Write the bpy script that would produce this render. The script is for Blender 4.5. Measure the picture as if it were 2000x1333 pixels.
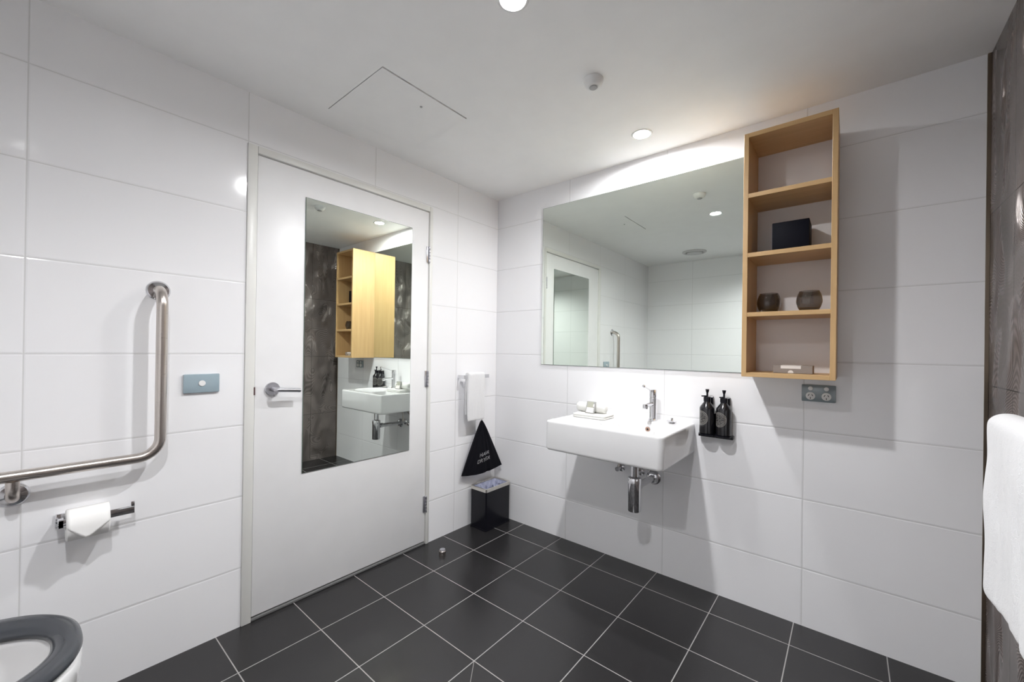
import bpy, bmesh, math, random
from mathutils import Vector, Matrix, noise
PI = math.pi
random.seed(4)
for o in list(bpy.data.objects): bpy.data.objects.remove(o)
SC = bpy.context.scene
C = SC.collection

# ------------------------------------------------------------------ camera
CX, CY, CZ = 1.9475, -2.1832, 1.1833
YAW, PITCH, ROLL = 0.7001, 0.0026, 0.0143
F_PX, SX, SY = 790.9, -8.3, 14.2
fw = Vector((-math.sin(YAW)*math.cos(PITCH), math.cos(YAW)*math.cos(PITCH), math.sin(PITCH)))
rt = Vector((math.cos(YAW), math.sin(YAW), 0)); up = rt.cross(fw)
r2 = rt*math.cos(ROLL)+up*math.sin(ROLL); u2 = -rt*math.sin(ROLL)+up*math.cos(ROLL)
cd = bpy.data.cameras.new('camera'); cam = bpy.data.objects.new('camera', cd); C.objects.link(cam)
M = Matrix((r2, u2, -fw)).transposed().to_4x4(); M.translation = (CX, CY, CZ)
cam.matrix_world = M
cd.sensor_width = 36; cd.lens = F_PX/2000*36; cd.shift_x = -SX/2000; cd.shift_y = SY/2000
cd.clip_start = 0.02
SC.camera = cam

# ------------------------------------------------------------------ world, light, exposure
w = bpy.data.worlds.new('world'); SC.world = w; w.use_nodes = True
w.node_tree.nodes['Background'].inputs[0].default_value = (1, 1, 1, 1)
w.node_tree.nodes['Background'].inputs[1].default_value = 0.02
SC.view_settings.view_transform = 'Standard'; SC.view_settings.look = 'None'
SC.view_settings.gamma = 1; SC.view_settings.use_curve_mapping = False
SC.view_settings.exposure = 0.0
SC.cycles.max_bounces = 24; SC.cycles.diffuse_bounces = 16; SC.cycles.glossy_bounces = 12; SC.cycles.transmission_bounces = 12
LAMP_STRENGTH = (1400.0, 1850.0, 2300.0)         # the three ceiling downlights
H = 2.255                                     # ceiling height
W = 2.324                                     # room width (x), feature wall at x = W
L = 2.875                                     # room length, rear wall at y = -L
LENS_RECESS = (.0012, .005, .021)              # how deep each lens sits above the ceiling line
LIGHTS = [(1.157, -0.242), (1.152, -1.238), (1.50, -2.20)]

# ------------------------------------------------------------------ material helpers
class NT:
    def __init__(s, name):
        s.m = bpy.data.materials.new(name); s.m.use_nodes = True
        s.t = s.m.node_tree; s.b = s.t.nodes['Principled BSDF']
    def n(s, typ, **kw):
        x = s.t.nodes.new(typ)
        for k, v in kw.items(): setattr(x, k, v)
        return x
    def l(s, a, b): s.t.links.new(a, b)
    def math(s, op, a, b=None, c=None, clamp=False):
        x = s.n('ShaderNodeMath', operation=op, use_clamp=clamp)
        for i, v in enumerate((a, b, c)):
            if v is None: continue
            if isinstance(v, (int, float)): x.inputs[i].default_value = v
            else: s.l(v, x.inputs[i])
        return x.outputs[0]
    def obj(s):
        tc = s.n('ShaderNodeTexCoord'); sp = s.n('ShaderNodeSeparateXYZ'); s.l(tc.outputs['Object'], sp.inputs[0])
        return tc.outputs['Object'], sp.outputs
    def mixc(s, f, a, b):
        x = s.n('ShaderNodeMix', data_type='RGBA')
        for i, v in ((0, f), (6, a), (7, b)):
            if isinstance(v, tuple): x.inputs[i].default_value = (*v, 1)
            elif isinstance(v, (int, float)): x.inputs[i].default_value = v
            else: s.l(v, x.inputs[i])
        return x.outputs[2]
    def noise(s, vec, scale, detail=2, dist=0.0, rough=.5):
        x = s.n('ShaderNodeTexNoise'); x.inputs['Scale'].default_value = scale; x.inputs['Detail'].default_value = detail
        x.inputs['Distortion'].default_value = dist; x.inputs['Roughness'].default_value = rough
        s.l(vec, x.inputs['Vector']); return x.outputs['Fac']
    def scale(s, vec, v):
        x = s.n('ShaderNodeMapping'); x.inputs['Scale'].default_value = v; s.l(vec, x.inputs['Vector']); return x.outputs[0]
    def bump(s, h, strength, dist, prev=None):
        x = s.n('ShaderNodeBump'); x.inputs['Strength'].default_value = strength; x.inputs['Distance'].default_value = dist
        s.l(h, x.inputs['Height'])
        if prev is not None: s.l(prev, x.inputs['Normal'])
        return x.outputs[0]
    def joint(s, c, off, pitch, hw):
        """1 inside a joint line at off + k*pitch, half width hw, else 0"""
        v = s.math('SUBTRACT', c, off); v = s.math('DIVIDE', v, pitch); v = s.math('FRACT', v)
        v = s.math('SUBTRACT', v, .5); v = s.math('ABSOLUTE', v)
        x = s.n('ShaderNodeMapRange'); x.inputs[1].default_value = .5-1.5*hw/pitch; x.inputs[2].default_value = .5-.5*hw/pitch
        s.l(v, x.inputs[0]); return x.outputs[0]
    def set(s, **kw):
        names = dict(color='Base Color', rough='Roughness', metal='Metallic', spec='Specular IOR Level', coat='Coat Weight',
                     coat_rough='Coat Roughness', trans='Transmission Weight', ior='IOR', normal='Normal', sheen='Sheen Weight',
                     alpha='Alpha', sub='Subsurface Weight')
        for k, v in kw.items():
            i = s.b.inputs[names[k]]
            if isinstance(v, tuple): i.default_value = (*v, 1)
            elif isinstance(v, (int, float)): i.default_value = v
            else: s.l(v, i)
        return s
def plain(name, color, rough=.5, **kw):
    m = NT(name); vec, _ = m.obj()
    f = m.noise(vec, 9, 3)                                     # faint variation of the tone
    c = m.mixc(f, tuple(x*.97 for x in color), tuple(min(1, x*1.03) for x in color))
    m.set(color=c, rough=rough, **kw); return m.m

def wall_tile(name, axis, off):
    m = NT(name); vec, xyz = m.obj()
    a = m.joint(xyz[axis], off, .6, .0016); b = m.joint(xyz[2], .248, .3, .0016)
    j = m.math('MAXIMUM', a, b)
    col = m.mixc(j, (.88, .88, .895), (.66, .66, .66))
    r = m.math('MULTIPLY_ADD', j, .5, .09)
    wide = m.math('MAXIMUM', m.joint(xyz[axis], off, .6, .0035), m.joint(xyz[2], .248, .3, .0035))
    nb = m.bump(m.noise(vec, 2.2, 1), .10, .012)
    nb = m.bump(m.math('SUBTRACT', 1, wide), .38, .002, nb)
    m.set(color=col, rough=r, normal=nb, spec=.5); return m.m
M_TILE_X = wall_tile('white_wall_tile_across', 0, 0.0)
M_TILE_Y = wall_tile('white_wall_tile_along', 1, -.990)
M_TILE_F = wall_tile('white_wall_tile_rear', 0, .53)

def floor_tile():
    m = NT('charcoal_floor_tile'); vec, xyz = m.obj()
    j = m.math('MAXIMUM', m.joint(xyz[0], .2723, .3, .0016), m.joint(xyz[1], -.1786, .3, .0016))
    # the two diagonal cuts that fall to the floor waste
    d = m.math('ABSOLUTE', m.math('SUBTRACT', m.math('MULTIPLY_ADD', m.math('SUBTRACT', xyz[0], .8723), 1.32, 0), m.math('SUBTRACT', -1.0786, xyz[1])))
    d = m.math('LESS_THAN', d, .0022); d = m.math('MULTIPLY', d, m.math('LESS_THAN', xyz[1], -1.0786)); d = m.math('MULTIPLY', d, m.math('GREATER_THAN', xyz[1], -1.3786))
    j2 = m.math('MAXIMUM', j, m.math('MULTIPLY', d, .5))
    f = m.noise(m.scale(vec, (3, 9, 1)), 3, 4)
    base = m.mixc(f, (.014, .0135, .014), (.023, .022, .023))
    m.set(color=m.mixc(j2, base, (.36, .35, .34)), rough=m.math('MULTIPLY_ADD', j2, .4, .27), spec=.5,
          normal=m.bump(m.math('SUBTRACT', m.math('MULTIPLY', m.noise(vec, 220, 3), .06), j2), .35, .0015))
    return m.m
M_FLOOR = floor_tile()

def ripple_tile():
    m = NT('brown_ripple_relief_tile'); vec, xyz = m.obj()
    j = m.math('MAXIMUM', m.joint(xyz[1], -.28, .6, .0015), m.joint(xyz[2], .48, .6, .0015))
    v = m.scale(vec, (1, 1, .62))
    big = m.noise(v, 3.1, 1.0, .35)
    ph = m.math('MULTIPLY', big, 680.0)
    sn = m.math('SINE', ph)
    lump = m.noise(v, 5.0, 1.0, .3)
    nb = m.bump(lump, 1.0, .16)
    nb = m.bump(sn, .45, .0007, nb)
    nb = m.bump(m.math('SUBTRACT', 1, j), .6, .002, nb)
    c = m.mixc(m.math('MULTIPLY_ADD', sn, .5, .5), (.15, .122, .113), (.265, .22, .206))
    c = m.mixc(m.noise(v, 2.2, 2), c, m.mixc(.5, c, (.17, .165, .155)))
    m.set(color=m.mixc(j, c, (.05, .045, .04)), rough=.26, metal=.35, normal=nb, spec=.6); return m.m
M_RIPPLE = ripple_tile()

def oak():
    m = NT('light_oak_veneer'); vec, xyz = m.obj()
    g = m.noise(m.scale(vec, (22, 22, 1.1)), 2.2, 5, .25, .6)
    g2 = m.noise(m.scale(vec, (120, 120, 3)), 3, 2)
    c = m.mixc(g, (.50, .305, .120), (.78, .52, .255))
    c = m.mixc(m.math('MULTIPLY', g2, .45), c, (.46, .30, .15))
    m.set(color=c, rough=.42, normal=m.bump(g2, .12, .001)); return m.m
def oak_h():
    m = NT('light_oak_veneer_across'); vec, xyz = m.obj()
    g = m.noise(m.scale(vec, (1.6, 22, 22)), 2.2, 5, .25, .6)
    g2 = m.noise(m.scale(vec, (4, 120, 120)), 3, 2)
    c = m.mixc(g, (.50, .305, .120), (.78, .52, .255))
    c = m.mixc(m.math('MULTIPLY', g2, .45), c, (.46, .30, .15))
    m.set(color=c, rough=.42, normal=m.bump(g2, .12, .001)); return m.m
M_OAK, M_OAKH = oak(), oak_h()

def terry(name, col, s=420):
    m = NT(name); vec, _ = m.obj()
    a = m.noise(vec, s, 3, 0, .7); b = m.noise(vec, s*.22, 2)
    nb = m.bump(b, .35, .004); nb = m.bump(a, .7, .002, nb)
    m.set(color=m.mixc(a, tuple(x*.93 for x in col), col), rough=.95, normal=nb, sheen=.25); return m.m
M_TOWEL = terry('white_terry_cotton', (.79, .79, .80), 300)
M_CLOTH = terry('cream_face_cloth_cotton', (.80, .80, .77), 600)

def brushed(name, col, rough, scl):
    m = NT(name); vec, _ = m.obj()
    g = m.noise(m.scale(vec, scl), 12, 3)
    m.set(color=m.mixc(g, tuple(x*.9 for x in col), col), metal=1.0, rough=m.math('MULTIPLY_ADD', g, .12, rough)); return m.m
M_STEEL = brushed('brushed_stainless_steel', (.62, .57, .53), .24, (4, 4, 60))
M_SATIN = plain('satin_chrome', (.60, .60, .64), .30, metal=1.0)
M_CHROME = brushed('polished_chrome', (.80, .80, .82), .03, (3, 3, 3))
M_BINRIM = brushed('brushed_rim_steel', (.74, .71, .66), .22, (20, 20, 200))
M_CEIL = plain('white_ceiling_paint', (.925, .925, .92), .75)
M_DOOR = plain('white_door_paint', (.86, .86, .865), .35)
M_FRAME = plain('warm_white_frame_paint', (.76, .76, .73), .35)
M_CERAM = plain('white_glazed_ceramic', (.76, .76, .765), .06, coat=.5, coat_rough=.03)
M_PLAST = plain('white_plastic', (.80, .80, .79), .35)
M_VENT = plain('grey_white_vent_plastic', (.60, .60, .60), .4)
M_GREYP = plain('grey_blue_plate_glass', (.33, .42, .47), .12, coat=.6)
M_GREYD = plain('dark_grey_plate', (.24, .29, .31), .14, coat=.6)
M_SEAT = plain('slate_grey_seat_plastic', (.040, .044, .051), .2)
M_BLACK = plain('black_lacquer', (.006, .006, .010), .20, spec=.3)
M_BOX = plain('black_leather_board', (.0035, .004, .009), .55, spec=.12)
M_DARKGAP = plain('dark_shadow_gap', (.02, .02, .02), .8)  # near-black colour stands in for the shade inside gaps and holes
M_RED = plain('maroon_strike_plate', (.10, .055, .055), .4)
M_PAPER = plain('white_tissue_paper', (.88, .875, .86), .95)
M_CARD = plain('taupe_card', (.30, .26, .235), .7)
M_LABEL = plain('cream_paper_label', (.85, .81, .78), .7)
M_SACHET = plain('grey_sachet_card', (.34, .34, .33), .45)
M_SACHETL = plain('sage_sachet_print', (.42, .42, .35), .5)
M_LINER = plain('pale_blue_plastic_liner', (.36, .38, .50), .14, coat=1.0)
M_BRONZE = plain('bronze_overflow_ring', (.40, .26, .20), .3, metal=.7)
M_GRILL = plain('grey_sensor_grille', (.42, .42, .42), .6)
M_TRIMB = brushed('bronze_edge_trim', (.26, .21, .16), .3, (10, 10, 40))
M_PRINT = plain('grey_screen_print', (.30, .30, .31), .6)
M_BAG = plain('black_cotton_bag', (.005, .005, .008), .8, spec=.15)
def mirror_mat():
    m = NT('silvered_mirror_glass'); vec, _ = m.obj()
    f = m.noise(vec, 3, 1)
    m.set(color=m.mixc(f, (.80, .855, .80), (.81, .86, .81)), metal=1.0, rough=.0); return m.m
M_MIRROR = mirror_mat()
M_MEDGE = plain('mirror_glass_edge', (.13, .17, .14), .15)
def smoky():
    m = NT('smoky_grey_glass'); vec, _ = m.obj()
    f = m.noise(vec, 3, 1)
    m.set(color=m.mixc(f, (.42, .40, .38), (.46, .43, .41)), rough=0.0, trans=1.0, ior=1.45); return m.m
M_GLASS = smoky()
M_WATER = plain('shallow_bowl_water', (.42, .39, .36), .03)
def emit(strength):
    m = NT('lit_lamp_lens'); m.set(color=(1, 1, 1), rough=.5)
    m.b.inputs['Emission Color'].default_value = (.985, .985, 1.0, 1); m.b.inputs['Emission Strength'].default_value = strength
    return m.m
def label_mat():
    """black bottle with a round printed badge: ring, ring of small marks, engraved scribble"""
    m = NT('black_bottle_with_round_badge'); vec, xyz = m.obj()
    R0, zc, rr = .0335, .076, .034
    ang = m.math('ARCTAN2', xyz[0], m.math('MULTIPLY', xyz[1], -1))       # 0 at -y
    ang = m.math('SUBTRACT', ang, -.12)
    u = m.math('MULTIPLY', ang, R0); v = m.math('SUBTRACT', xyz[2], zc)
    r = m.math('SQRT', m.math('ADD', m.math('MULTIPLY', u, u), m.math('MULTIPLY', v, v)))
    th = m.math('ARCTAN2', v, u)
    def ring(rad, hw): return m.math('LESS_THAN', m.math('ABSOLUTE', m.math('SUBTRACT', r, rad)), hw)
    o = ring(rr, .0006)
    o = m.math('MAXIMUM', o, ring(rr*.74, .0004))
    dash = m.math('GREATER_THAN', m.math('SINE', m.math('MULTIPLY', th, 26)), -.1)
    dash = m.math('MULTIPLY', dash, ring(rr*.87, .0016))
    o = m.math('MAXIMUM', o, m.math('MULTIPLY', dash, .8))
    sc = m.n('ShaderNodeTexWave', wave_type='RINGS'); sc.inputs['Scale'].default_value = 55; sc.inputs['Distortion'].default_value = 9; sc.inputs['Detail Scale'].default_value = 2.5
    m.l(vec, sc.inputs['Vector'])
    inn = m.math('MULTIPLY', m.math('LESS_THAN', r, rr*.70), m.math('GREATER_THAN', sc.outputs['Fac'], .80))
    o = m.math('MAXIMUM', o, m.math('MULTIPLY', inn, .55))
    rad = m.math('SQRT', m.math('ADD', m.math('MULTIPLY', xyz[0], xyz[0]), m.math('MULTIPLY', xyz[1], xyz[1])))
    o = m.math('MULTIPLY', o, m.math('GREATER_THAN', rad, R0*.94))
    m.set(color=m.mixc(o, (.007, .007, .009), (.36, .34, .31)), rough=.16, coat=.3); return m.m
M_BOTTLE = label_mat()

# ------------------------------------------------------------------ object helpers
def tag(o, label=None, cat=None, group=None, kind=None):
    if label: o['label'] = label
    if cat: o['category'] = cat
    if group: o['group'] = group
    if kind: o['kind'] = kind
    return o
def link(name, bm, m, parent=None, smooth=True, angle=35, loc=None):
    me = bpy.data.meshes.new(name); bmesh.ops.recalc_face_normals(bm, faces=bm.faces); bm.to_mesh(me); bm.free()
    for mm in (m if isinstance(m, (list, tuple)) else [m]): me.materials.append(mm)
    o = bpy.data.objects.new(name, me); C.objects.link(o)
    if smooth:
        me.polygons.foreach_set('use_smooth', [True]*len(me.polygons))
        me.set_sharp_from_angle(angle=math.radians(angle))
    if parent: o.parent = parent
    if loc: o.location = loc
    return o
def empty(name, loc, label, cat, group=None, rz=0):
    o = bpy.data.objects.new(name, None); C.objects.link(o); o.location = loc; o.rotation_euler = (0, 0, rz)
    o.empty_display_size = .05
    return tag(o, label, cat, group)
def struct(name, bm, m, **kw):
    return tag(link(name, bm, m, **kw), kind='structure')
def box(bm, x0, x1, y0, y1, z0, z1, bev=0.0, seg=2, mi=0):
    t = bmesh.new(); bmesh.ops.create_cube(t, size=1)
    for v in t.verts:
        v.co = Vector(((x0+x1)/2+v.co.x*(x1-x0), (y0+y1)/2+v.co.y*(y1-y0), (z0+z1)/2+v.co.z*(z1-z0)))
    if bev: bmesh.ops.bevel(t, geom=list(t.edges), offset=bev, segments=seg, profile=.5, affect='EDGES')
    add(bm, t, mi); return bm
def add(bm, t, mi=0, mat=None):
    mp = {}
    for v in t.verts: mp[v] = bm.verts.new(mat @ v.co if mat else v.co)
    for f in t.faces:
        try: g = bm.faces.new([mp[v] for v in f.verts]); g.material_index = mi
        except ValueError: pass
    t.free()
def lathe(bm, prof, n=32, mat=None, mi=0, cap=True):
    """prof: list of (r, z) revolved about z"""
    t = bmesh.new(); rings = []
    for r, z in prof:
        if r < 1e-6: rings.append([t.verts.new((0, 0, z))])
        else: rings.append([t.verts.new((r*math.cos(2*PI*k/n), r*math.sin(2*PI*k/n), z)) for k in range(n)])
    for a, b in zip(rings, rings[1:]):
        for k in range(n):
            k2 = (k+1) % n
            vs = [a[k % len(a)], a[k2 % len(a)], b[k2 % len(b)], b[k % len(b)]]
            vs = list(dict.fromkeys(vs))
            if len(vs) > 2: t.faces.new(vs)
    if cap:
        for r in (rings[0], rings[-1]):
            if len(r) > 2: t.faces.new(r)
    add(bm, t, mi, mat); return bm
def tube(bm, pts, r, n=16, mi=0, cap=True):
    """pts polyline with radius r (number or list)"""
    P = [Vector(p) for p in pts]; t = bmesh.new(); rings = []
    prev = None
    for i, p in enumerate(P):
        d = (P[min(i+1, len(P)-1)]-P[max(i-1, 0)]).normalized()
        if prev is None: a = d.orthogonal().normalized()
        else: a = (prev - d*prev.dot(d)).normalized()
        prev = a; b = d.cross(a); rr = r[i] if isinstance(r, (list, tuple)) else r
        rings.append([t.verts.new(p+a*rr*math.cos(2*PI*k/n)+b*rr*math.sin(2*PI*k/n)) for k in range(n)])
    for a, b in zip(rings, rings[1:]):
        for k in range(n): t.faces.new((a[k], a[(k+1) % n], b[(k+1) % n], b[k]))
    if cap: t.faces.new(rings[0]); t.faces.new(rings[-1])
    add(bm, t, mi); return bm
def fillet(pts, rad, seg=8):
    """round the corners of a polyline"""
    P = [Vector(p) for p in pts]; out = [P[0]]
    for a, b, c in zip(P, P[1:], P[2:]):
        d1 = (a-b).normalized(); d2 = (c-b).normalized(); ang = d1.angle(d2)
        t = rad/math.tan(ang/2); p1 = b+d1*t; p2 = b+d2*t; cen = b+(d1+d2).normalized()*(rad/math.sin(ang/2))
        v1, v2 = p1-cen, p2-cen; tot = v1.angle(v2); ax = v1.cross(v2).normalized()
        for k in range(seg+1): out.append(cen+Matrix.Rotation(tot*k/seg, 3, ax) @ v1)
    return out+[P[-1]]
def rrect(w, d, r, seg=6, cx=0, cy=0):
    o = []
    for sx, sy, a0 in ((1, 1, 0), (-1, 1, PI/2), (-1, -1, PI), (1, -1, 3*PI/2)):
        for k in range(seg+1):
            a = a0+PI/2*k/seg; o.append((cx+sx*(w/2-r)+r*math.cos(a), cy+sy*(d/2-r)+r*math.sin(a)))
    return o
def resample(lp, n):
    """n points spaced evenly along a closed outline"""
    P = [Vector(p) for p in lp]; seg = [(P[(i+1) % len(P)]-P[i]).length for i in range(len(P))]; tot = sum(seg); o = []; i = 0; acc = 0
    for k in range(n):
        d = tot*k/n
        while acc+seg[i] < d: acc += seg[i]; i += 1
        q = P[i].lerp(P[(i+1) % len(P)], (d-acc)/max(seg[i], 1e-9)); o.append((q.x, q.y))
    return o
def loft(bm, loops, mi=0, cap0=True, cap1=True, closed=True):
    """loops: lists of 3D points of equal length"""
    R = [[bm.verts.new(p) for p in lp] for lp in loops]
    n = len(R[0])
    for a, b in zip(R, R[1:]):
        for k in range(n if closed else n-1):
            f = bm.faces.new((a[k], a[(k+1) % n], b[(k+1) % n], b[k])); f.material_index = mi
    if cap0: bm.faces.new(R[0]).material_index = mi
    if cap1: bm.faces.new(R[-1]).material_index = mi
    return bm
RX = lambda a: Matrix.Rotation(a, 4, 'X')
RY = lambda a: Matrix.Rotation(a, 4, 'Y')
T = lambda x, y, z: Matrix.Translation((x, y, z))
B = bmesh.new

# ------------------------------------------------------------------ room shell
DY0, DY1, DZ = -1.593, -0.600, 2.040          # door opening in the left wall (with frame)
WT = .10
struct('floor', box(B(), -WT, W+WT, -L-WT, WT, -.06, 0), M_FLOOR)
# ceiling with three round holes for the downlights and a slot round the access panel
PX0, PX1, PY0, PY1 = .142, .580, -1.323, -.874
def ceiling():
    bm = B()
    xs = sorted({-WT, W+WT, PX0, PX1, 1.05, 1.26, 1.40, 1.60}); ys = sorted({-L-WT, WT, PY0, PY1, -.342, -.142, -1.338, -1.138, -2.30, -2.10})
    cell = {}
    sq = [(1.05, 1.26, -.342, -.142, LIGHTS[0]), (1.05, 1.26, -1.338, -1.138, LIGHTS[1]), (1.40, 1.60, -2.30, -2.10, LIGHTS[2])]
    for x0, x1 in zip(xs, xs[1:]):
        for y0, y1 in zip(ys, ys[1:]):
            mx, my = (x0+x1)/2, (y0+y1)/2
            if PX0 < mx < PX1 and PY0 < my < PY1: continue
            if any(a < mx < b and c < my < d for a, b, c, d, _ in sq): continue
            bm.faces.new([bm.verts.new(p) for p in ((x0, y0, H), (x1, y0, H), (x1, y1, H), (x0, y1, H))])
    for a, b, c, d, (lx, ly) in sq:
        n = 32; circ = [(lx+.041*math.cos(2*PI*k/n), ly+.041*math.sin(2*PI*k/n)) for k in range(n)]
        out = []
        for x, y in circ:
            dx, dy = x-lx, y-ly
            s = min((b-lx)/dx if dx > 1e-9 else (a-lx)/dx if dx < -1e-9 else 1e9, (d-ly)/dy if dy > 1e-9 else (c-ly)/dy if dy < -1e-9 else 1e9)
            out.append((lx+dx*s, ly+dy*s))
        ci = [bm.verts.new((x, y, H)) for x, y in circ]; oo = [bm.verts.new((x, y, H)) for x, y in out]
        for k in range(n): bm.faces.new((ci[k], ci[(k+1) % n], oo[(k+1) % n], oo[k]))
        for cxx, cyy in ((a, c), (b, c), (b, d), (a, d)):        # fill the square's corners
            near = sorted(range(n), key=lambda k: (out[k][0]-cxx)**2+(out[k][1]-cyy)**2)[:2]
            bm.faces.new((bm.verts.new((cxx, cyy, H)), oo[near[0]], oo[near[1]]))
    # upper slab closes the void
    box(bm, -WT, W+WT, -L-WT, WT, H+.09, H+.12)
    bmesh.ops.remove_doubles(bm, verts=bm.verts, dist=1e-5)
    return struct('ceiling', bm, M_CEIL, smooth=False)
ceiling()
pn = empty('access_panel', ((PX0+PX1)/2, (PY0+PY1)/2, H), 'square flush white access hatch in the ceiling near the door wall', 'access panel')
cxp, cyp = (PX0+PX1)/2, (PY0+PY1)/2
bm = B(); box(bm, PX0+.0015-cxp, PX1-.008-cxp, PY0+.0035-cyp, PY1-.0012-cyp, 0, .012); link('hatch', bm, M_CEIL, pn, smooth=False)
bm = B(); lathe(bm, [(0, -.003), (.005, -.003), (.006, 0), (.006, .001)], 16, T(.125, .03, 0)); link('lock', bm, M_GRILL, pn)
bm = B(); box(bm, PX0-.01-cxp, PX1+.01-cxp, PY0-.01-cyp, PY1+.01-cyp, .0125, .02)  # dark-coloured plate gives the gap round the hatch its shade
tag(link('shade_backing', bm, M_DARKGAP, pn, smooth=False), 'dark plate standing in for the shade behind the hatch edge')

# left wall with its door opening
bm = B()
box(bm, -WT, 0, -L-WT, DY0, 0, H); box(bm, -WT, 0, DY1, WT, 0, H); box(bm, -WT, 0, DY0, DY1, DZ, H)
struct('wall_left', bm, M_TILE_Y, smooth=False)
struct('wall_back', box(B(), 0, W+WT, 0, WT, 0, H), M_TILE_X, smooth=False)
struct('wall_right', box(B(), W, W+WT, -L-WT, 0, 0, H), M_RIPPLE, smooth=False)
struct('wall_front', box(B(), 0, W, -L-WT, -L, 0, H), M_TILE_F, smooth=False)
struct('trim_1', box(B(), W-.010, W-.0005, -.006, -.0005, .0005, H-.0005), M_TRIMB, smooth=False)      # edge strip in the corner

# door frame, threshold, leaf
bm = B()
box(bm, -.09, .008, DY0+.0005, DY0+.038, .0005, DZ-.0005, .003)
box(bm, -.09, .008, DY1-.022, DY1-.0005, .0005, DZ-.0005, .003)
box(bm, -.09, .008, DY0+.0385, DY1-.0225, DZ-.032, DZ-.0005, .003)
struct('trim_2', bm, M_FRAME)
LY0, LY1 = DY0+.0415, DY1-.0255
struct('trim_3', box(B(), -.09, .004, DY0+.039, DY1-.023, .0005, .012, .003), plain('grey_threshold_strip', (.16, .16, .16), .4))
bm = B(); box(bm, -.042, -.002, LY0, LY1, .018, DZ-.036, .0015)
door = struct('door_1', bm, M_DOOR)
struct('trim_4', box(B(), -.088, -.046, DY0+.039, DY1-.023, .0125, DZ-.033), M_DARKGAP, smooth=False)   # dark slab standing in for the shade in the gap round the leaf
# mirror on the door
bm = B(); box(bm, -.0018, .0025, -1.352, -.748, .590, 1.882, .0012, 1)
mo = link('mirror_back', bm, M_MEDGE, door, smooth=False)
bm = B(); box(bm, .0026, .0030, -1.350, -.750, .592, 1.880)
tag(link('mirror', bm, M_MIRROR, door, smooth=False), 'tall frameless mirror panel fixed on the white door')
# lever handle
bm = B(); lathe(bm, [(0, 0), (.028, 0), (.0295, .003), (.0295, .011), (.028, .0125), (0, .0125)], 40, T(-.0017, -1.484, .994) @ RY(PI/2))
hd = tag(link('door_handle', bm, M_SATIN, door), 'satin chrome lever handle with round rose')
bm = B(); tube(bm, fillet([(.011, -1.484, .993), (.056, -1.484, .993), (.056, -1.388, .986)], .016), .0095, 20)
lathe(bm, [(0, -.0095), (.0095, -.0095), (.0095, .0), (.008, .0026), (0, .0035)], 20, T(.056, -1.388, .986) @ RX(-PI/2) )
link('lever', bm, M_SATIN, hd)
bm = B(); lathe(bm, [(0, 0), (.006, 0), (.006, .006), (0, .006)], 16, T(.0005, -1.478, .9755) @ RY(PI/2)); 
box(bm, .006, .012, -1.481, -1.475, .961, .974, .001); link('snib', bm, M_SATIN, hd)
bm = B(); box(bm, -.001, .0088, DY0+.0345, DY0+.0400, .972, 1.006); tag(link('strike_plate', bm, M_RED, door, smooth=False), 'dark maroon strike plate in the frame gap')
for hz in (1.748, 1.0, .243):
    bm = B()
    for k in range(5): lathe(bm, [(0, -.0093), (.0048, -.0093), (.0055, -.008), (.0055, .008), (.0048, .0093), (0, .0093)], 14, T(.0068, LY1+.0015, hz+(k-2)*.0195))
    box(bm, -.002, .0035, LY1-.016, LY1-.001, hz-.048, hz+.048, .0008)
    tag(link('hinge', bm, M_PLAST if False else M_SATIN, door), 'bare metal butt hinge')

# ------------------------------------------------------------------ ceiling fittings
dl_lab = ['bright round recessed downlight above the basin mirror', 'bright round recessed downlight at the middle of the ceiling', 'round recessed downlight behind the camera near the rear wall']
for (lx, ly), st, rc, lb in zip(LIGHTS, LAMP_STRENGTH, LENS_RECESS, dl_lab):
    r = empty('downlight', (lx, ly, H), lb, 'ceiling light', 'recessed downlights')
    bm = B(); lathe(bm, [(.036, .004), (.0365, -.001), (.040, -.0035), (.0475, -.003), (.050, -.0004), (.0405, -.0003), (.040, .004)], 48, cap=False); link('trim_ring', bm, M_PLAST, r)
    bm = B(); lathe(bm, [(.040, .0041), (.0365, .0042), (.0365, .045), (.040, .046)], 40, cap=False); link('reflector', bm, M_PLAST, r)
    bm = B(); lathe(bm, [(0, rc), (.0355, rc), (.0355, rc+.002), (0, rc+.002)], 40); tag(link('lens', bm, emit(st), r), 'glowing white lens')
r = empty('smoke_detector', (1.165, -.752, H), 'small white domed detector with grey grille on the ceiling', 'smoke detector')
bm = B(); lathe(bm, [(0, -.0005), (.039, -.0005), (.040, -.004), (.038, -.012), (.033, -.022), (.024, -.029), (.019, -.030), (0, -.030)], 40); link('housing', bm, M_PLAST, r)
bm = B(); lathe(bm, [(0, -.0304), (.0155, -.0304), (.0165, -.032), (.014, -.034), (0, -.0345)], 28); link('sensor', bm, M_GRILL, r)
r = empty('exhaust_vent', (.675, -2.41, H), 'round flat white exhaust vent on the ceiling, seen in the basin mirror', 'vent')
bm = B(); lathe(bm, [(.088, -.0005), (.118, -.0005), (.120, -.006), (.108, -.015), (.092, -.016), (.088, -.010)], 48, cap=False); link('outer_ring', bm, M_VENT, r)
bm = B(); lathe(bm, [(0, -.012), (.078, -.012), (.080, -.016), (.074, -.022), (0, -.024)], 48); link('centre_disc', bm, M_VENT, r)
bm = B(); lathe(bm, [(0, -.0006), (.089, -.0006), (.089, -.003), (0, -.003)], 40); lathe(bm, [(0, -.003), (.012, -.003), (.012, -.012), (0, -.012)], 16); link('duct', bm, M_DARKGAP, r)

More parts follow.
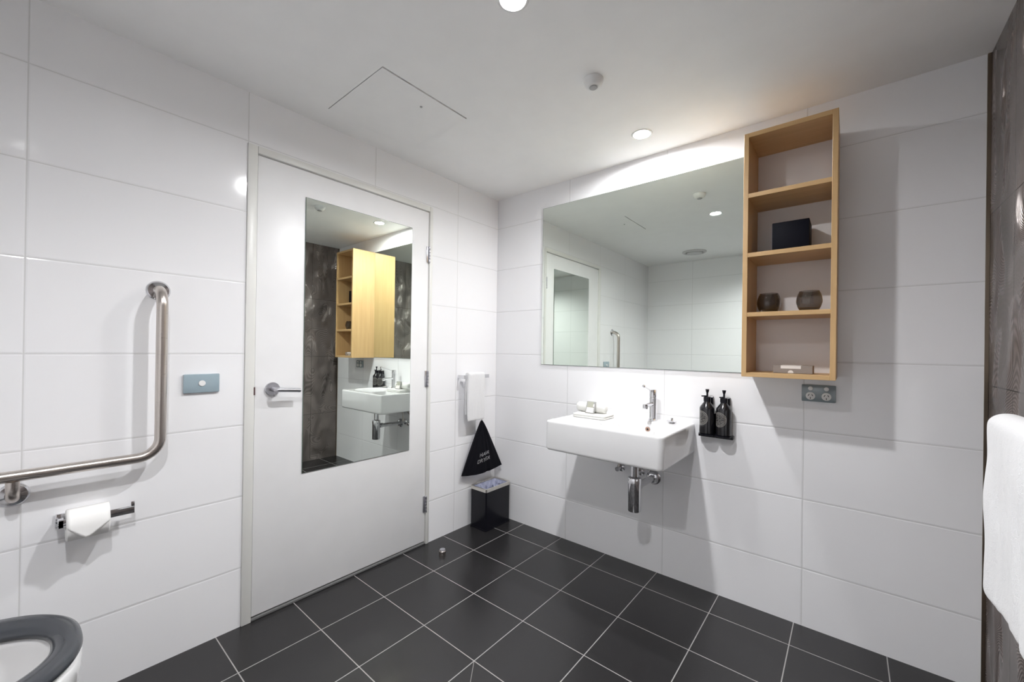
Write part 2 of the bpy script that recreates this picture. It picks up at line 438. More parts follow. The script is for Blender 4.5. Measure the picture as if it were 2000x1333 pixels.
# ------------------------------------------------------------------ wall mirror + oak shelf unit
SX0, SX1, SZ0, SZ1, SD = 1.600, 1.911, 1.083, 2.108, .235
r = empty('wall_mirror', ((.400+SX0)/2, -.001, 1.087), 'wide frameless mirror on the white tiles above the basin', 'mirror')
ox = (.400+SX0)/2
bm = B(); box(bm, .400-ox, SX0-.001-ox, -.0045, 0, 0, 1.024, .001, 1); link('glass_edge', bm, M_MEDGE, r, smooth=False)
bm = B(); box(bm, .402-ox, SX0-.0015-ox, -.0050, -.00455, .002, 1.022); link('mirror_face', bm, M_MIRROR, r, smooth=False)

sh = empty('shelf_unit', ((SX0+SX1)/2, -.001, SZ0), 'tall open oak shelf unit with four niches beside the mirror', 'shelf unit')
sx = (SX0+SX1)/2; t_ = .018
def shp(name, x0, x1, y0, y1, z0, z1, m, b=.0008):
    bm = B(); box(bm, x0-sx, x1-sx, y0+.001, y1+.001, z0-SZ0, z1-SZ0, b, 1); return link(name, bm, m, sh, smooth=False)
shp('side_panel', SX0, SX0+t_, -SD, -.001, SZ0, SZ1, M_OAK)
shp('side_panel', SX1-t_, SX1, -SD, -.001, SZ0, SZ1, M_OAK)
shp('top_panel', SX0+t_, SX1-t_, -SD, -.001, SZ1-t_, SZ1, M_OAKH)
shp('bottom_panel', SX0+t_, SX1-t_, -SD, -.001, SZ0, SZ0+t_, M_OAKH)
SHELF_Z = [1.353, 1.603, 1.853]
for z in SHELF_Z: shp('shelf', SX0+t_, SX1-t_, -SD+.001, -.004, z-t_, z, M_OAKH)
bk = shp('back_panel', SX0+t_, SX1-t_, -.003, -.0012, SZ0+t_, SZ1-t_, plain('satin_white_back_board', (.74, .72, .72), .25), 0)
tag(bk, 'satin white back board')

# things on the shelves
r = empty('storage_box', (1.757, -.085, SHELF_Z[1]), 'square black box standing on the third shelf of the oak unit', 'box')
bm = B(); box(bm, -.064, .064, -.066, .060, 0, .131, .003); bx = link('box_body', bm, M_BOX, r)
bm = B(); tube(bm, [(-.0640, -.0662, .004), (-.0640, -.0662, .128)], .0012, 8); link('edge_seam', bm, M_SATIN, r)
def tumbler(x, y, z, lab):
    r = empty('glass_tumbler', (x, y, z), lab, 'glass', 'smoky glasses on the oak shelf')
    outer = [(0, 0), (.026, 0), (.031, .004), (.038, .018), (.0435, .036), (.0440, .046), (.0425, .058), (.0385, .072), (.0345, .081), (.0335, .084)]
    inner = [(.0315, .084), (.0325, .080), (.0365, .071), (.0402, .058), (.0416, .046), (.041, .036), (.0355, .019), (.027, .008), (0, .007)]
    bm = B(); lathe(bm, outer+inner, 48, cap=False); link('bowl', bm, M_GLASS, r, angle=70)
tumbler(1.683, -.135, SHELF_Z[0]+.0006, 'smoky round glass nearer the mirror on the second shelf')
tumbler(1.822, -.135, SHELF_Z[0]+.0006, 'smoky round glass at the right end of the second shelf')
r = empty('amenity_box', (1.772, -.125, SZ0+t_+.0005), 'flat taupe carton with a cream label in the bottom niche', 'box')
bm = B(); box(bm, -.066, .066, -.045, .045, 0, .032, .001, 1); link('carton', bm, M_CARD, r, smooth=False)
bm = B(); box(bm, -.040, .028, -.0456, -.0450, .019, .031); box(bm, -.040, .028, -.0450, .045, .0321, .0325); link('label_strip', bm, M_LABEL, r, smooth=False)
bm = B(); lathe(bm, [(0, 0), (.0095, 0), (.0095, .0005), (0, .0005)], 32, T(-.006, -.0452, .003) @ RX(PI/2))
for v in bm.verts:
    if v.co.z < .001: v.co.z = .001
link('thumb_notch', bm, M_LABEL, r, smooth=False)

# ------------------------------------------------------------------ power outlet and switch
r = empty('power_outlet', (1.850, -.0005, 1.014), 'grey double power outlet on white tiles under the oak shelf unit', 'power outlet')
bm = B(); box(bm, -.058, .058, -.012, 0, -.036, .036, .003); link('cover_plate', bm, M_GREYD, r)
for s in (-.027, .027):
    bm = B(); lathe(bm, [(0, 0), (.0165, 0), (.0165, .002), (.0155, .003), (0, .003)], 32, T(s, -.012, -.012) @ RX(PI/2)); f = link('socket_face', bm, M_PLAST, r)
    bm = B()
    for dx, dz, a in ((-.0062, .0035, .5), (.0062, .0035, -.5), (0, -.009, 0)):
        t = B(); box(t, -.0012, .0012, -.0003, .0003, -.0042, .0042); add(bm, t, 0, T(s+dx, -.0152, -.012+dz) @ RY(a))
    link('socket_slot', bm, M_DARKGAP, f, smooth=False)
    bm = B(); lathe(bm, [(0, 0), (.0085, 0), (.0085, .003), (.007, .0045), (0, .0045)], 24, T(s, -.012, .020) @ RX(PI/2)); link('switch_button', bm, M_PLAST, r)
r = empty('light_switch', (.0005, -1.740, 1.033), 'pale blue-grey switch plate on the tiles left of the door', 'light switch')
bm = B(); box(bm, 0, .011, -.058, .058, -.0365, .0365, .003); link('cover_plate', bm, M_GREYP, r)
bm = B(); lathe(bm, [(0, 0), (.0115, 0), (.0115, .002), (.0100, .0035), (0, .0035)], 28, T(.0105, 0, 0) @ RY(PI/2)); link('switch_button', bm, M_PLAST, r)

# ------------------------------------------------------------------ basin
BX0, BX1, BY0, BZ0, BZ1 = .754, 1.354, -.462, .672, .822
bs = empty('wash_basin', ((BX0+BX1)/2, -.001, BZ0), 'white rectangular wall-hung ceramic basin below the wide mirror', 'basin')
def basin():
    bm = B(); cx, cy = (BX0+BX1)/2, BY0/2; bw, bd = BX1-BX0, -BY0-.001
    BCX, BCY, BA, BB_ = 1.158, -.262, .168, .150          # bowl
    K = 16; N = 4*K
    def ring(dx, dy, rad, z, off=0):
        """rounded rectangle sampled with N points by angle"""
        o = []
        for sx_, sy_, a0 in ((1, 1, 0), (-1, 1, PI/2), (-1, -1, PI), (1, -1, 3*PI/2)):
            for k in range(K):
                a = a0+PI/2*k/(K-1); r_ = rad if sy_ < 0 else min(rad, .004)
                o.append((cx+sx_*(dx/2-r_)+r_*math.cos(a)-sx, cy+sy_*(dy/2-r_)+r_*math.sin(a), z-BZ0))
        return o
    ox = (BX0+BX1)/2
    def fix(lp): return [(x+sx-ox, y+.001, z) for x, y, z in lp]
    loops = [ring(bw-.05, bd-.05, .02, BZ0), ring(bw-.012, bd-.012, .022, BZ0+.001), ring(bw-.003, bd-.003, .024, BZ0+.006), ring(bw, bd, .026, BZ0+.014),
             ring(bw, bd, .026, BZ1-.012), ring(bw-.002, bd-.002, .025, BZ1-.005), ring(bw-.008, bd-.008, .023, BZ1-.0008), ring(bw-.018, bd-.018, .02, BZ1), ring(bw-.03, bd-.03, .018, BZ1)]
    loops = [fix(l) for l in loops]
    def bowl(sa, z, p=2.35, n=80):
        o = []
        for k in range(n):
            a = 2*PI*k/n; c, s_ = math.cos(a), math.sin(a)
            o.append(((BCX-ox)+math.copysign(abs(c)**(2/p), c)*BA*sa, BCY+.001+math.copysign(abs(s_)**(2/p), s_)*BB_*sa, z-BZ0))
        return o
    loft(bm, loops, cap1=False)
    bl = [bowl(sa, z) for sa, z in ((1.045, BZ1), (1.03, BZ1), (1.01, BZ1-.001), (.99, BZ1-.0035), (.972, BZ1-.009), (.955, BZ1-.018), (.935, BZ1-.045), (.89, BZ1-.075), (.78, BZ1-.100), (.55, BZ1-.114), (.25, BZ1-.122), (.12, BZ1-.124))]
    loft(bm, bl, cap0=False)
    bmesh.ops.triangle_fill(bm, use_beauty=True, edges=[e for e in bm.edges if e.is_boundary])
    return link('basin_body', bm, M_CERAM, bs, angle=50)
basin()
obx = (BX0+BX1)/2
bm = B(); lathe(bm, [(.0045, 0), (.0115, 0), (.0125, .0015), (.0115, .0035), (.0065, .0035), (.0045, .001)], 28, T(1.160-obx, -.1215, .783-BZ0) @ RX(PI/2+.15), cap=False); 
tag(link('overflow_ring', bm, M_BRONZE, bs), 'bronze overflow ring')
bm = B(); lathe(bm, [(0, 0), (.005, 0), (.005, .001), (0, .001)], 20, T(1.160-obx, -.1220, .783-BZ0) @ RX(PI/2+.15)); link('overflow_hole', bm, M_DARKGAP, bs)
bm = B(); lathe(bm, [(.010, .0006), (.029, .0006), (.030, .002), (.024, .003), (.010, .001)], 32, T(1.160-obx, -.261, BZ1-.124-BZ0), cap=False); link('drain_ring', bm, M_CHROME, bs)
# mixer tap
tp = empty('basin_mixer_tap', (1.165, -.068, BZ1+.0003), 'polished chrome pin-lever mixer tap standing on the basin', 'tap')
bm = B(); lathe(bm, [(0, 0), (.024, 0), (.024, .004), (.0195, .008), (.0185, .012), (.0185, .118), (.0175, .119), (.0175, .1215), (.0185, .1225), (.0185, .158), (.0165, .161), (0, .161)], 40); link('tap_body', bm, M_CHROME, tp)
bm = B(); tube(bm, [(0, -.012, .086), (0, -.085, .086), (0, -.104, .084)], [.0105, .0105, .0105], 20)
lathe(bm, [(.0085, 0), (.0130, 0), (.0138, .004), (.0135, .020), (.0120, .024), (0, .024)], 28, T(0, -.104, .070) @ Matrix.Identity(4), cap=True); link('spout', bm, M_CHROME, tp)
bm = B(); tube(bm, [(0, -.010, .150), (0, -.055, .166), (0, -.120, .183)], [.0035, .003, .0028], 12); lv = link('lever', bm, M_CHROME, tp)
t = B(); bmesh.ops.create_uvsphere(t, u_segments=20, v_segments=14, radius=.0085); bm = B(); add(bm, t, 0, T(0, -.127, .185)); link('lever_knob', bm, M_CHROME, lv)
# drain plug on the basin corner
r = empty('basin_plug', (1.268, -.082, BZ1+.0003), 'chrome basin plug lying on the basin rim right of the tap', 'plug')
bm = B(); lathe(bm, [(0, 0), (.013, 0), (.014, .004), (.026, .008), (.028, .0105), (.025, .0125), (.008, .0135), (.0045, .018), (.006, .0215), (.005, .026), (0, .027)], 32); link('plug_body', bm, M_CHROME, r)

# waste trap
r = empty('bottle_trap', (1.147, -.250, .398), 'chrome bottle trap hanging under the basin', 'waste trap')
bm = B(); lathe(bm, [(0, 0), (.030, 0), (.0325, .004), (.0325, .135), (.0335, .136), (.0335, .158), (.031, .164), (.018, .168), (0, .168)], 40); link('trap_bottle', bm, M_CHROME, r)
bm = B(); lathe(bm, [(0, .169), (.0185, .169), (.0185, .232), (.024, .236), (.024, .262), (.030, .265), (.030, .2735), (0, .2735)], 36); link('tail_pipe', bm, M_CHROME, r)
bm = B(); tube(bm, [(.0, .030, .112), (.003, .235, .108)], .0165, 24); tube(bm, [(0, .034, .112), (.0005, .060, .1115)], .021, 8); link('waste_arm', bm, M_CHROME, r)
bm = B(); lathe(bm, [(0, 0), (.038, 0), (.038, .004), (.030, .010), (.026, .020), (.0175, .024), (0, .024)], 36, T(.003, .2495, .108) @ RX(PI/2)); link('wall_flange', bm, M_CHROME, r)
for vx, lb in ((.966, 'chrome stop valve under the basin, left of the trap'), (1.078, 'chrome stop valve under the basin, behind the trap')):
    v = empty('stop_valve', (vx, -.001, .524), lb, 'stop valve', 'valves under the basin')
    bm = B(); lathe(bm, [(0, 0), (.023, 0), (.023, .003), (.013, .009), (.010, .010), (.010, .040), (0, .040)], 28, RX(PI/2)); link('valve_body', bm, M_CHROME, v)
    bm = B(); lathe(bm, [(0, 0), (.013, 0), (.0145, .003), (.0145, .014), (.012, .018), (0, .018)], 8, T(0, -.041, 0) @ RX(PI/2)); link('valve_knob', bm, M_CHROME, v)
    bm = B(); tube(bm, fillet([(0, -.026, .008), (0, -.026, .070), ((1.13-vx)*.6, -.040, .1465)], .02), .0055, 12); lathe(bm, [(0, .008), (.009, .008), (.009, .026), (0, .026)], 6, T(0, -.026, 0)); link('supply_hose', bm, M_STEEL, v)

# folded cloths, rolled cloth, sachet
def pillow(bm, w, d, h, mat, n=20, wob=.0015, seed=0):
    loops = []
    for i, (s, z) in enumerate(((.94, 0), (.985, h*.14), (1.0, h*.5), (.985, h*.86), (.94, h))):
        lp = []
        for x, y in rrect(w*s, d*s, .012, 5):
            q = noise.noise(Vector((x*30+seed, y*30, z*60)))*wob
            lp.append(mat @ Vector((x+q, y+q, z+q*.3)))
        loops.append(lp)
    loft(bm, loops)
r = empty('folded_face_cloth', (.892, -.200, BZ1), 'white face cloth folded flat on the left of the basin top', 'cloth')
for i, (a, s) in enumerate(((0, 1), (.02, .98))):
    bm = B(); pillow(bm, .190*s, .130*s, .0105, T(0, -.0, .0004+i*.0108) @ Matrix.Rotation(a, 4, 'Z'), seed=i*5); link('fold', bm, M_CLOTH, r, angle=60)
r = empty('rolled_face_cloth', (.870, -.180, BZ1+.0224), 'white face cloth rolled up, lying on the folded cloth', 'cloth')
def cloth_roll():
    bm = B(); n = 28; loops = []
    xs = [-.086, -.084, -.078, -.06, -.03, 0, .03, .06, .078, .084, .086]
    for x in xs:
        e = 1-max(0, (abs(x)-.074)/.012)**2*.30
        lp = []
        for k in range(n):
            a = 2*PI*k/n; rr = .0265*e*(1+.05*noise.noise(Vector((x*18, math.cos(a)*2, math.sin(a)*2))))
            lp.append((x, rr*math.cos(a), .0262+rr*math.sin(a)))
        loops.append(lp)
    loft(bm, loops)
    # spiral of the end
    pts = [(-.0865, (.004+.0025*a)*math.cos(a), .0262+(.004+.0025*a)*math.sin(a)) for a in [k*.4 for k in range(18)]]
    tube(bm, pts, .0014, 6)
    o = link('roll', bm, M_CLOTH, r, angle=60); return o
cloth_roll()
rs = empty('soap_sachet', (.882, -.226, BZ1+.0235), 'small grey sachet with white label leaning on the rolled cloth', 'sachet', rz=-.12)
lean = T(0, 0, 0) @ RX(-.30)
t = B(); box(t, -.029, .029, -.0030, .0030, 0, .064, .0012, 1); bm = B(); add(bm, t, 0, lean); link('packet', bm, M_SACHET, rs)
t = B(); box(t, -.022, .016, -.0036, -.0031, .030, .061); bm = B(); add(bm, t, 0, lean); link('print_panel', bm, M_SACHETL, rs, smooth=False)
t = B(); box(t, -.022, .022, -.0037, -.0031, .003, .0300); box(t, .016, .023, -.0037, -.0031, .036, .050); bm = B(); add(bm, t, 0, lean); link('label_panel', bm, M_LABEL, rs, smooth=False)

# ------------------------------------------------------------------ soap bottles on their bracket
r = empty('bottle_bracket', (1.457, -.001, .783), 'black wall bracket under the pump bottles right of the basin', 'bracket')
bm = B(); box(bm, -.076, .076, -.034, 0, -.014, .002, .001, 1); link('ledge', bm, M_BLACK, r)
for s_ in (-.037, .037):
    bm = B(); lathe(bm, [(0, -.003), (.0345, -.003), (.0355, -.002), (.0355, .0035), (.0345, .004), (0, .004)], 40, T(s_, -.0365, 0)); link('cup', bm, M_BLACK, r)
bm = B(); box(bm, -.030, .030, -.0045, 0, -.008, .100, .001, 1); 
link('wall_plate', bm, M_BLACK, r)
for s in (-.037, .037):
    bm = B(); box(bm, s+.004, s+.022, -.020, 0, .145, .182, .002, 1); link('neck_block', bm, M_BLACK, r)  # black block on the wall behind each bottle neck
def bottle(x, y, z, lab, rz):
    b = empty('pump_bottle', (x, y, z), lab, 'soap bottle', 'black pump bottles', rz=rz)
    bm = B(); lathe(bm, [(0, 0), (.031, 0), (.0335, .003), (.0335, .122), (.032, .128), (.0165, .150), (.0150, .153), (.0150, .156), (0, .156)], 48); link('bottle_body', bm, M_BOTTLE, b, angle=28)
    bm = B(); lathe(bm, [(0, .1562), (.0165, .1562), (.0165, .176), (.015, .178), (.0105, .179), (0, .179)], 32); link('collar', bm, M_BLACK, b)
    bm = B(); lathe(bm, [(0, .1792), (.0045, .1792), (.0045, .198), (.0060, .200), (.0085, .212), (.0088, .2145), (.006, .2145), (.0055, .211), (0, .211)], 24)
    box(bm, -.004, .004, -.034, -.004, .1795, .1850, .0015, 1); link('pump_head', bm, M_BLACK, b)
bottle(1.420, -.0375, .7875, 'black pump bottle with round badge, the one nearer the basin', -.55)
bottle(1.494, -.0375, .7875, 'black pump bottle with round badge, the one nearer the power outlet', -.35)

# ------------------------------------------------------------------ towel rail, hand towel, bag, bin
r = empty('hand_towel_rail', (.0005, -.26, 1.000), 'short chrome towel rail on the door wall near the corner', 'towel rail')
bm = B(); box(bm, .062, .069, -.1135, .1135, -.012, .012, .0012, 1); link('bar', bm, M_CHROME, r)
for yy in (-.108, .108):
    bm = B(); box(bm, 0, .0615, yy-.0055, yy+.0055, -.012, .012, .001, 1); link('wall_post', bm, M_CHROME, r)

def drape(name, m, parent, hx, gap, half, front, back, y0, y1, thick, ny=24, amp=.004, seed=0, flare=0.0, mirror_=1, edge=.4):
    """towel hung over a bar whose top is at local z = 0, x = 0: an inverted U, closed and thick"""
    bm = B(); prof = []
    na, nb = 14, 8
    fr = [(half, -front+front*k/na) for k in range(na)]
    arc = [(half*math.cos(a), half*math.sin(a)*.8) for a in [PI*k/nb for k in range(nb+1)]]
    bk_ = [(-half, -back*k/na) for k in range(1, na+1)]
    centre = fr+arc+bk_
    out, inn = [], []
    for i, (x, z) in enumerate(centre):
        p = centre[max(i-1, 0)]; q = centre[min(i+1, len(centre)-1)]
        tx, tz = q[0]-p[0], q[1]-p[1]; l = math.hypot(tx, tz); nx, nz = tz/l, -tx/l
        out.append((x+nx*thick/2, z+nz*thick/2, i)); inn.append((x-nx*thick/2, z-nz*thick/2, i))
    loop = out+inn[::-1]; loops = []
    for j in range(ny+1):
        v = j/ny; e = min(1, min(v, 1-v)*ny/2.2); e = math.sqrt(max(0, 1-(1-e)**2))      # round the side edges
        lp = []
        for (x, z, i) in loop:
            cx_, cz_ = centre[i]; x1 = cx_+(x-cx_)*max(e, .12); z1 = cz_+(z-cz_)*max(e, .12)
            dep = max(0, -cz_)
            yy = y0+(y1-y0)*v
            yy += (v-.5)*flare*dep + .5*amp*noise.noise(Vector((cz_*9+seed, 3, v)))*(1 if True else 0)
            wob = amp*(min(1, dep*9))*(noise.noise(Vector((yy*14+seed, cz_*3.0, .3)))+.5*noise.noise(Vector((yy*40+seed, cz_*8, 5))))
            z1 += -.35*amp*noise.noise(Vector((yy*18, seed, 9)))*(dep*4) 
            lp.append((mirror_*(x1+wob), yy, z1))
        loops.append(lp)
    loft(bm, loops)
    o = link(name, bm, m, parent, angle=80); s = o.modifiers.new('s', 'SUBSURF'); s.levels = 1; s.render_levels = 2
    return o
o = drape('hand_towel', M_TOWEL, None, 0, 0, .0135, .300, .265, -.085, .072, .0105, amp=.0035, seed=3)
o.location = (.0655, -.271, 1.0145); tag(o, 'narrow white hand towel hanging over the short rail near the corner', 'towel')

# hair dryer bag
def bag():
    e = empty('hair_dryer_bag', (.050, -.203, .36), 'black cotton drawstring bag marked HAIR DRYER hanging above the bin', 'bag')
    o = Vector((.050, -.203, .36))
    top = Vector((.058, -.203, .700)); bl = Vector((.026, -.352, .352)); br = Vector((.086, -.026, .374))
    NU, NV = 36, 22
    def surf(u, v, side):
        """u 0..1 left to right, v 0 top to 1 bottom"""
        neck = .035+.965*v**.92
        mid = (bl+br)/2
        base = top.lerp(bl.lerp(br, u), v)
        c = top.lerp(mid, v)
        p = c+(base-c)*(neck/max(v, 1e-3) if v > .02 else 1)
        if v <= .02: p = top+(bl.lerp(br, u)-mid)*.035
        sag = -.020*math.sin(PI*u)*v*v
        d = (br-bl).normalized(); nrm = Vector((-d.y, d.x, 0)).normalized()
        if nrm.x < 0: nrm = -nrm
        thick = .004+.016*math.sin(PI*u)**.7*(math.sin(PI*min(1, v*.95+.02)))**.8
        fold = (.0045*math.sin(u*21+1.4*math.sin(v*3))+.0035*math.sin(u*37+2)) * (1-v*.75)*min(1, v*6) if side > 0 else 0
        crease = -.010*math.exp(-((u-.60-.03*v)/.035)**2)*min(1, max(0, v-.2)*2.0) if side > 0 else 0
        p = p+nrm*(side*thick+fold+crease)+Vector((0, 0, sag))
        return p-o, nrm
    bm = B(); loops = []
    for i in range(NV+1):
        v = i/NV
        lp = [surf(k/NU, v, 1)[0] for k in range(NU+1)]+[surf(1-k/NU, v, -1)[0] for k in range(NU+1)]
        loops.append(lp)
    loft(bm, loops); bmesh.ops.remove_doubles(bm, verts=bm.verts, dist=1e-5)
    link('bag_cloth', bm, M_BAG, e, angle=80)
    bm = B(); tube(bm, fillet([(.010, 0, .335), (.010, 0, .40), (.004, .012, .640)], .02), .0018, 8); link('drawstring', bm, M_BAG, e)
    # lettering follows the cloth
    bm = B()
    for txt, u0, v0, size in (('HAIR', .405, .685, .042), ('DRYER', .345, .800, .042)):
        cu = bpy.data.curves.new('lettering', 'FONT'); cu.body = txt; cu.size = size; cu.space_character = 1.0; cu.offset = .0004
        to = bpy.data.objects.new('lettering', cu); C.objects.link(to)
        me = to.to_mesh(); t = bmesh.new(); t.from_mesh(me); to.to_mesh_clear()
        bpy.data.objects.remove(to); bpy.data.curves.remove(cu)
        bmesh.ops.triangulate(t, faces=t.faces)
        for _ in range(2): bmesh.ops.subdivide_edges(t, edges=[q for q in t.edges if q.calc_length() > .004], cuts=1)
        Wd = (br-bl).length; Hd = .34
        for vv in t.verts:
            x, y = vv.co.x*.80, vv.co.y*.80
            v = v0-y/Hd*1.0-x*.30
            u = .5+(u0-.5)/max(v0, .1)+x/(Wd*max(.2, v))
            p, n_ = surf(u, v, 1); vv.co = p+n_*.0012
        add(bm, t)
    tag(link('lettering', bm, M_PRINT, e, smooth=False), 'grey printed words HAIR DRYER')
bag()

def bin_():
    e = empty('waste_bin', (.095, -.143, 0), 'black rectangular waste bin with a steel rim in the corner', 'waste bin')
    hw, hd, h = .070, .119, .252
    def lp(w, d, z, r=.008): return [(x, y, z) for x, y in rrect(2*w, 2*d, r, 4)]
    bm = B(); loft(bm, [lp(hw+.002, hd+.002, .0006), lp(hw+.003, hd+.003, .002), lp(hw+.003, hd+.003, .008), lp(hw-.001, hd-.001, .010)]); link('base', bm, M_BLACK, e)
    bm = B(); loft(bm, [lp(hw, hd, .0101), lp(hw, hd, h), lp(hw-.003, hd-.003, h), lp(hw-.003, hd-.003, .016)]); link('bin_body', bm, M_BLACK, e)
    bm = B(); loft(bm, [lp(hw+.002, hd+.002, h-.0004), lp(hw+.002, hd+.002, h+.021), lp(hw+.000, hd+.000, h+.023), lp(hw-.010, hd-.010, h+.019), lp(hw-.011, hd-.011, h+.002)], cap0=False, cap1=False)
    link('rim', bm, M_BINRIM, e)
    bm = B(); loops = []
    for i in range(17):
        f = i/16; z = h+.016-f*.120; s = 1-.22*f**1.3; q = []
        for j, (x, y) in enumerate(resample(rrect(2*(hw-.0115), 2*(hd-.0115), .008, 8), 140)):
            th = math.atan2(y, x)
            pl = abs(math.sin(th*13+4*noise.noise(Vector((math.cos(th)*2, math.sin(th)*2, f*1.5)))))
            n_ = (pl*.16+.18*noise.noise(Vector((x*45, y*45, f*5))))*min(1, f*3)
            q.append((x*s*(1-n_), y*s*(1-n_), z+.006*noise.noise(Vector((x*60, y*60, f*6)))*min(1, f*4)))
        loops.append(q)
    loft(bm, loops, cap0=False); link('liner', bm, M_LINER, e, angle=20)
bin_()
r = empty('door_stop', (.172, -.632, 0), 'small round brushed steel door stop on the dark floor', 'door stop')
bm = B(); lathe(bm, [(0, .0004), (.0190, .0004), (.0195, .002), (.0195, .020), (.0175, .0225), (0, .0225)], 32); link('stop_body', bm, M_STEEL, r)
bm = B(); lathe(bm, [(.0105, .0227), (.0155, .0227), (.0165, .026), (.0155, .029), (0, .030)], 28); link('buffer', bm, M_SATIN, r)

# ------------------------------------------------------------------ grab rail
r = empty('grab_rail', (.0005, -1.874, 1.38), 'brushed steel L-shaped grab rail on the tiled wall beside the toilet', 'grab rail')
o_ = Vector((.0005, -1.874, 1.38))
pts = fillet([(.004, -1.874, 1.381), (.076, -1.874, 1.381), (.076, -1.874, .789), (.076, -2.720, .789), (.004, -2.720, .789)], .062, 10)
# sharper first bend like the photograph
bm = B(); tube(bm, [Vector(p)-o_ for p in pts], .0165, 24); link('rail_tube', bm, M_STEEL, r, angle=60)
bm = B(); tube(bm, [Vector(p)-o_ for p in fillet([(.076, -2.206, .7745), (.076, -2.206, .717), (.012, -2.206, .717)], .040, 8)], .0145, 20); link('support_post', bm, M_STEEL, r, angle=60)
for y, z in ((-1.874, 1.381), (-2.206, .717), (-2.720, .789)):
    bm = B(); lathe(bm, [(.0168, 0), (.036, 0), (.034, .003), (.030, .007), (.0168, .009)], 36, T(0, y-o_.y, z-o_.z) @ RY(PI/2), cap=False); lathe(bm, [(0, 0), (.018, 0), (.018, .002), (0, .002)], 20, T(0, y-o_.y, z-o_.z) @ RY(PI/2)); link('wall_flange', bm, M_CHROME, r)

# ------------------------------------------------------------------ toilet roll
r = empty('toilet_roll_holder', (.0005, -2.108, .610), 'chrome toilet roll holder arm fixed to the tiles under the grab rail', 'roll holder')
bm = B(); box(bm, 0, .010, -.011, .011, -.022, .022, .003); link('wall_plate', bm, M_CHROME, r)
bm = B(); box(bm, .010, .056, -.007, .007, -.0125, .0135, .002); link('elbow', bm, M_CHROME, r)
bm = B(); box(bm, .050, .056, -.007, .172, -.0125, .0135, .0015); box(bm, .050, .056, .162, .172, .010, .028, .0015); link('arm', bm, M_CHROME, r)
tr = empty('toilet_roll', (.0535, -2.049, .603), 'white toilet roll with its end folded to a point, on the holder', 'toilet roll')
bm = B(); hl = .049
lathe(bm, [(.020, -hl), (.047, -hl), (.0495, -hl+.003), (.0495, hl-.003), (.047, hl), (.020, hl), (.020, -hl)], 56, RX(PI/2), cap=False); link('paper', bm, M_PAPER, tr)
bm = B(); lathe(bm, [(.0185, -hl+.001), (.0196, -hl+.001), (.0196, hl-.001), (.0185, hl-.001), (.0185, -hl+.001)], 40, RX(PI/2), cap=False); link('core', bm, M_CARD, tr)
bm = B()                                                                   # folded pointed end sheet, over the top and down the front
NL = 14
def sheet(side):
    lp = []
    rows = []
    for i in range(NL+1):
        row = []
        for j in range(13):
            y = -hl+.001+(2*hl-.002)*j/12
            c = abs(j/12-.44)/.56 if j/12 > .44 else abs(j/12-.44)/.44
            ln = .118-.042*c                                            # arc length with a point near the middle
            s = ln*i/NL; a = s/.0505
            if a < PI/2: x, z = .0505*math.sin(a), .0505*math.cos(a)
            else:
                x, z = .0505+.0025*math.sin((s-.0505*PI/2)*20), -(s-.0505*PI/2)
            k = 1+side*.010
            row.append(bm.verts.new((x*k, y, z if a >= PI/2 else z*k)))
        rows.append(row)
    for i in range(NL):
        for j in range(12): bm.faces.new((rows[i][j], rows[i][j+1], rows[i+1][j+1], rows[i+1][j]))
sheet(1)
o = link('pointed_sheet', bm, M_PAPER, tr, angle=80); md = o.modifiers.new('t', 'SOLIDIFY'); md.thickness = .0007

# ------------------------------------------------------------------ toilet
tl = empty('toilet', (.512, -2.40, 0), 'white toilet pan with a dark grey seat at the left edge', 'toilet')
def egg(a, bf, bb, z, cy=0, p=2.25, n=112, cx=0):
    o = []
    for k in range(n):
        t = 2*PI*k/n; c, s = math.cos(t), math.sin(t)
        x = math.copysign(abs(c)**(2/p), c)*a; y = math.copysign(abs(s)**(2/p), s)*(bf if s > 0 else bb)
        o.append((cx+x, cy+y, z))
    return o
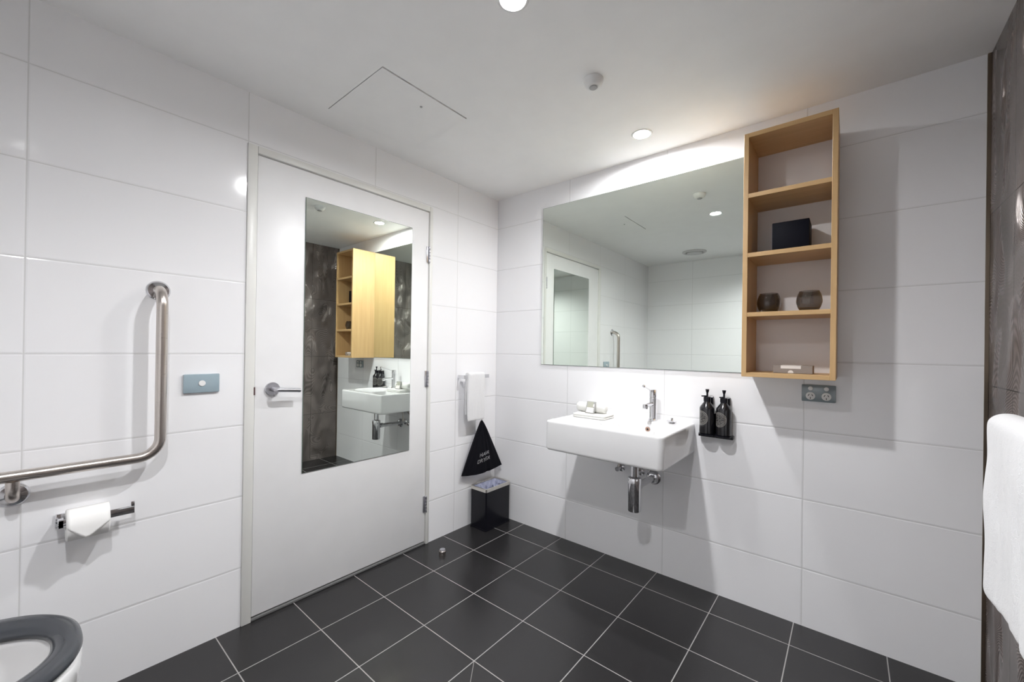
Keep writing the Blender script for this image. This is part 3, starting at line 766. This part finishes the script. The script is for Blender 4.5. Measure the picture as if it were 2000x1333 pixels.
# seat front tip at y = -2.085 -> local +.315
def pan():
    bm = B(); q = .065
    loops = [egg(.115, .11, .53, .0006, q, 3), egg(.118, .115, .535, .015, q, 3), egg(.145, .155, .538, .10, q, 2.7), egg(.172, .192, .540, .20, q, 2.5),
             egg(.203, .226, .540, .30, q, 2.4), egg(.219, .242, .540, .38, q), egg(.224, .247, .540, .42, q), egg(.224, .247, .540, .447, q), egg(.219, .242, .536, .455, q),
             egg(.160, .205, .20, .455, q), egg(.150, .200, .195, .448, q), egg(.150, .198, .19, .43, q), egg(.140, .180, .175, .36, q), egg(.11, .125, .14, .29, q), egg(.07, .07, .09, .20, q), egg(.03, .03, .04, .17, q)]
    loft(bm, loops); return link('pan', bm, M_CERAM, tl, angle=60)
pan()
bm = B(); q = .065
lo = [egg(.214, .237, .225, .4565, q), egg(.221, .244, .23, .459, q), egg(.225, .248, .233, .467, q), egg(.224, .246, .231, .4765, q), egg(.215, .238, .223, .4825, q), egg(.195, .226, .206, .4845, q),
      egg(.170, .209, .18, .4815, q), egg(.148, .199, .16, .473, q), egg(.142, .195, .155, .465, q), egg(.146, .197, .157, .4575, q)]
loft(bm, lo+[lo[0]], cap0=False, cap1=False)
link('seat', bm, M_SEAT, tl, angle=60)
bm = B(); loft(bm, [egg(.125, .152, .155, .3335, q), egg(.125, .152, .155, .335, q)]); link('bowl_water', bm, M_WATER, tl)
bm = B(); lathe(bm, [(0, 0), (.012, 0), (.012, .30), (0, .30)], 20, T(-.15, -.195, .472) @ RY(PI/2)); link('seat_hinge', bm, M_SEAT, tl)

# ------------------------------------------------------------------ bath towel on the feature wall
r = empty('bath_towel_rail', (W-.0005, -.90, .985), 'chrome rail on the dark wall, under the white bath towel', 'towel rail')
bm = B(); tube(bm, [(-.070, -.30, 0), (-.070, .30, 0)], .010, 16); link('bar', bm, M_CHROME, r)
for yy in (-.28, .28):
    bm = B(); tube(bm, [(-.004, yy, 0), (-.060, yy, 0)], .009, 14); lathe(bm, [(0, 0), (.022, 0), (.022, .004), (0, .004)], 24, T(0, yy, 0) @ RY(-PI/2)); link('wall_post', bm, M_CHROME, r)
o = drape('bath_towel', M_TOWEL, None, 0, 0, .0245, .432, .36, -.36, .335, .024, ny=46, amp=.012, seed=11, mirror_=-1)
o.location = (W-.0705, -.915, 1.0105); tag(o, 'thick white bath towel draped over a rail on the dark patterned wall', 'towel')
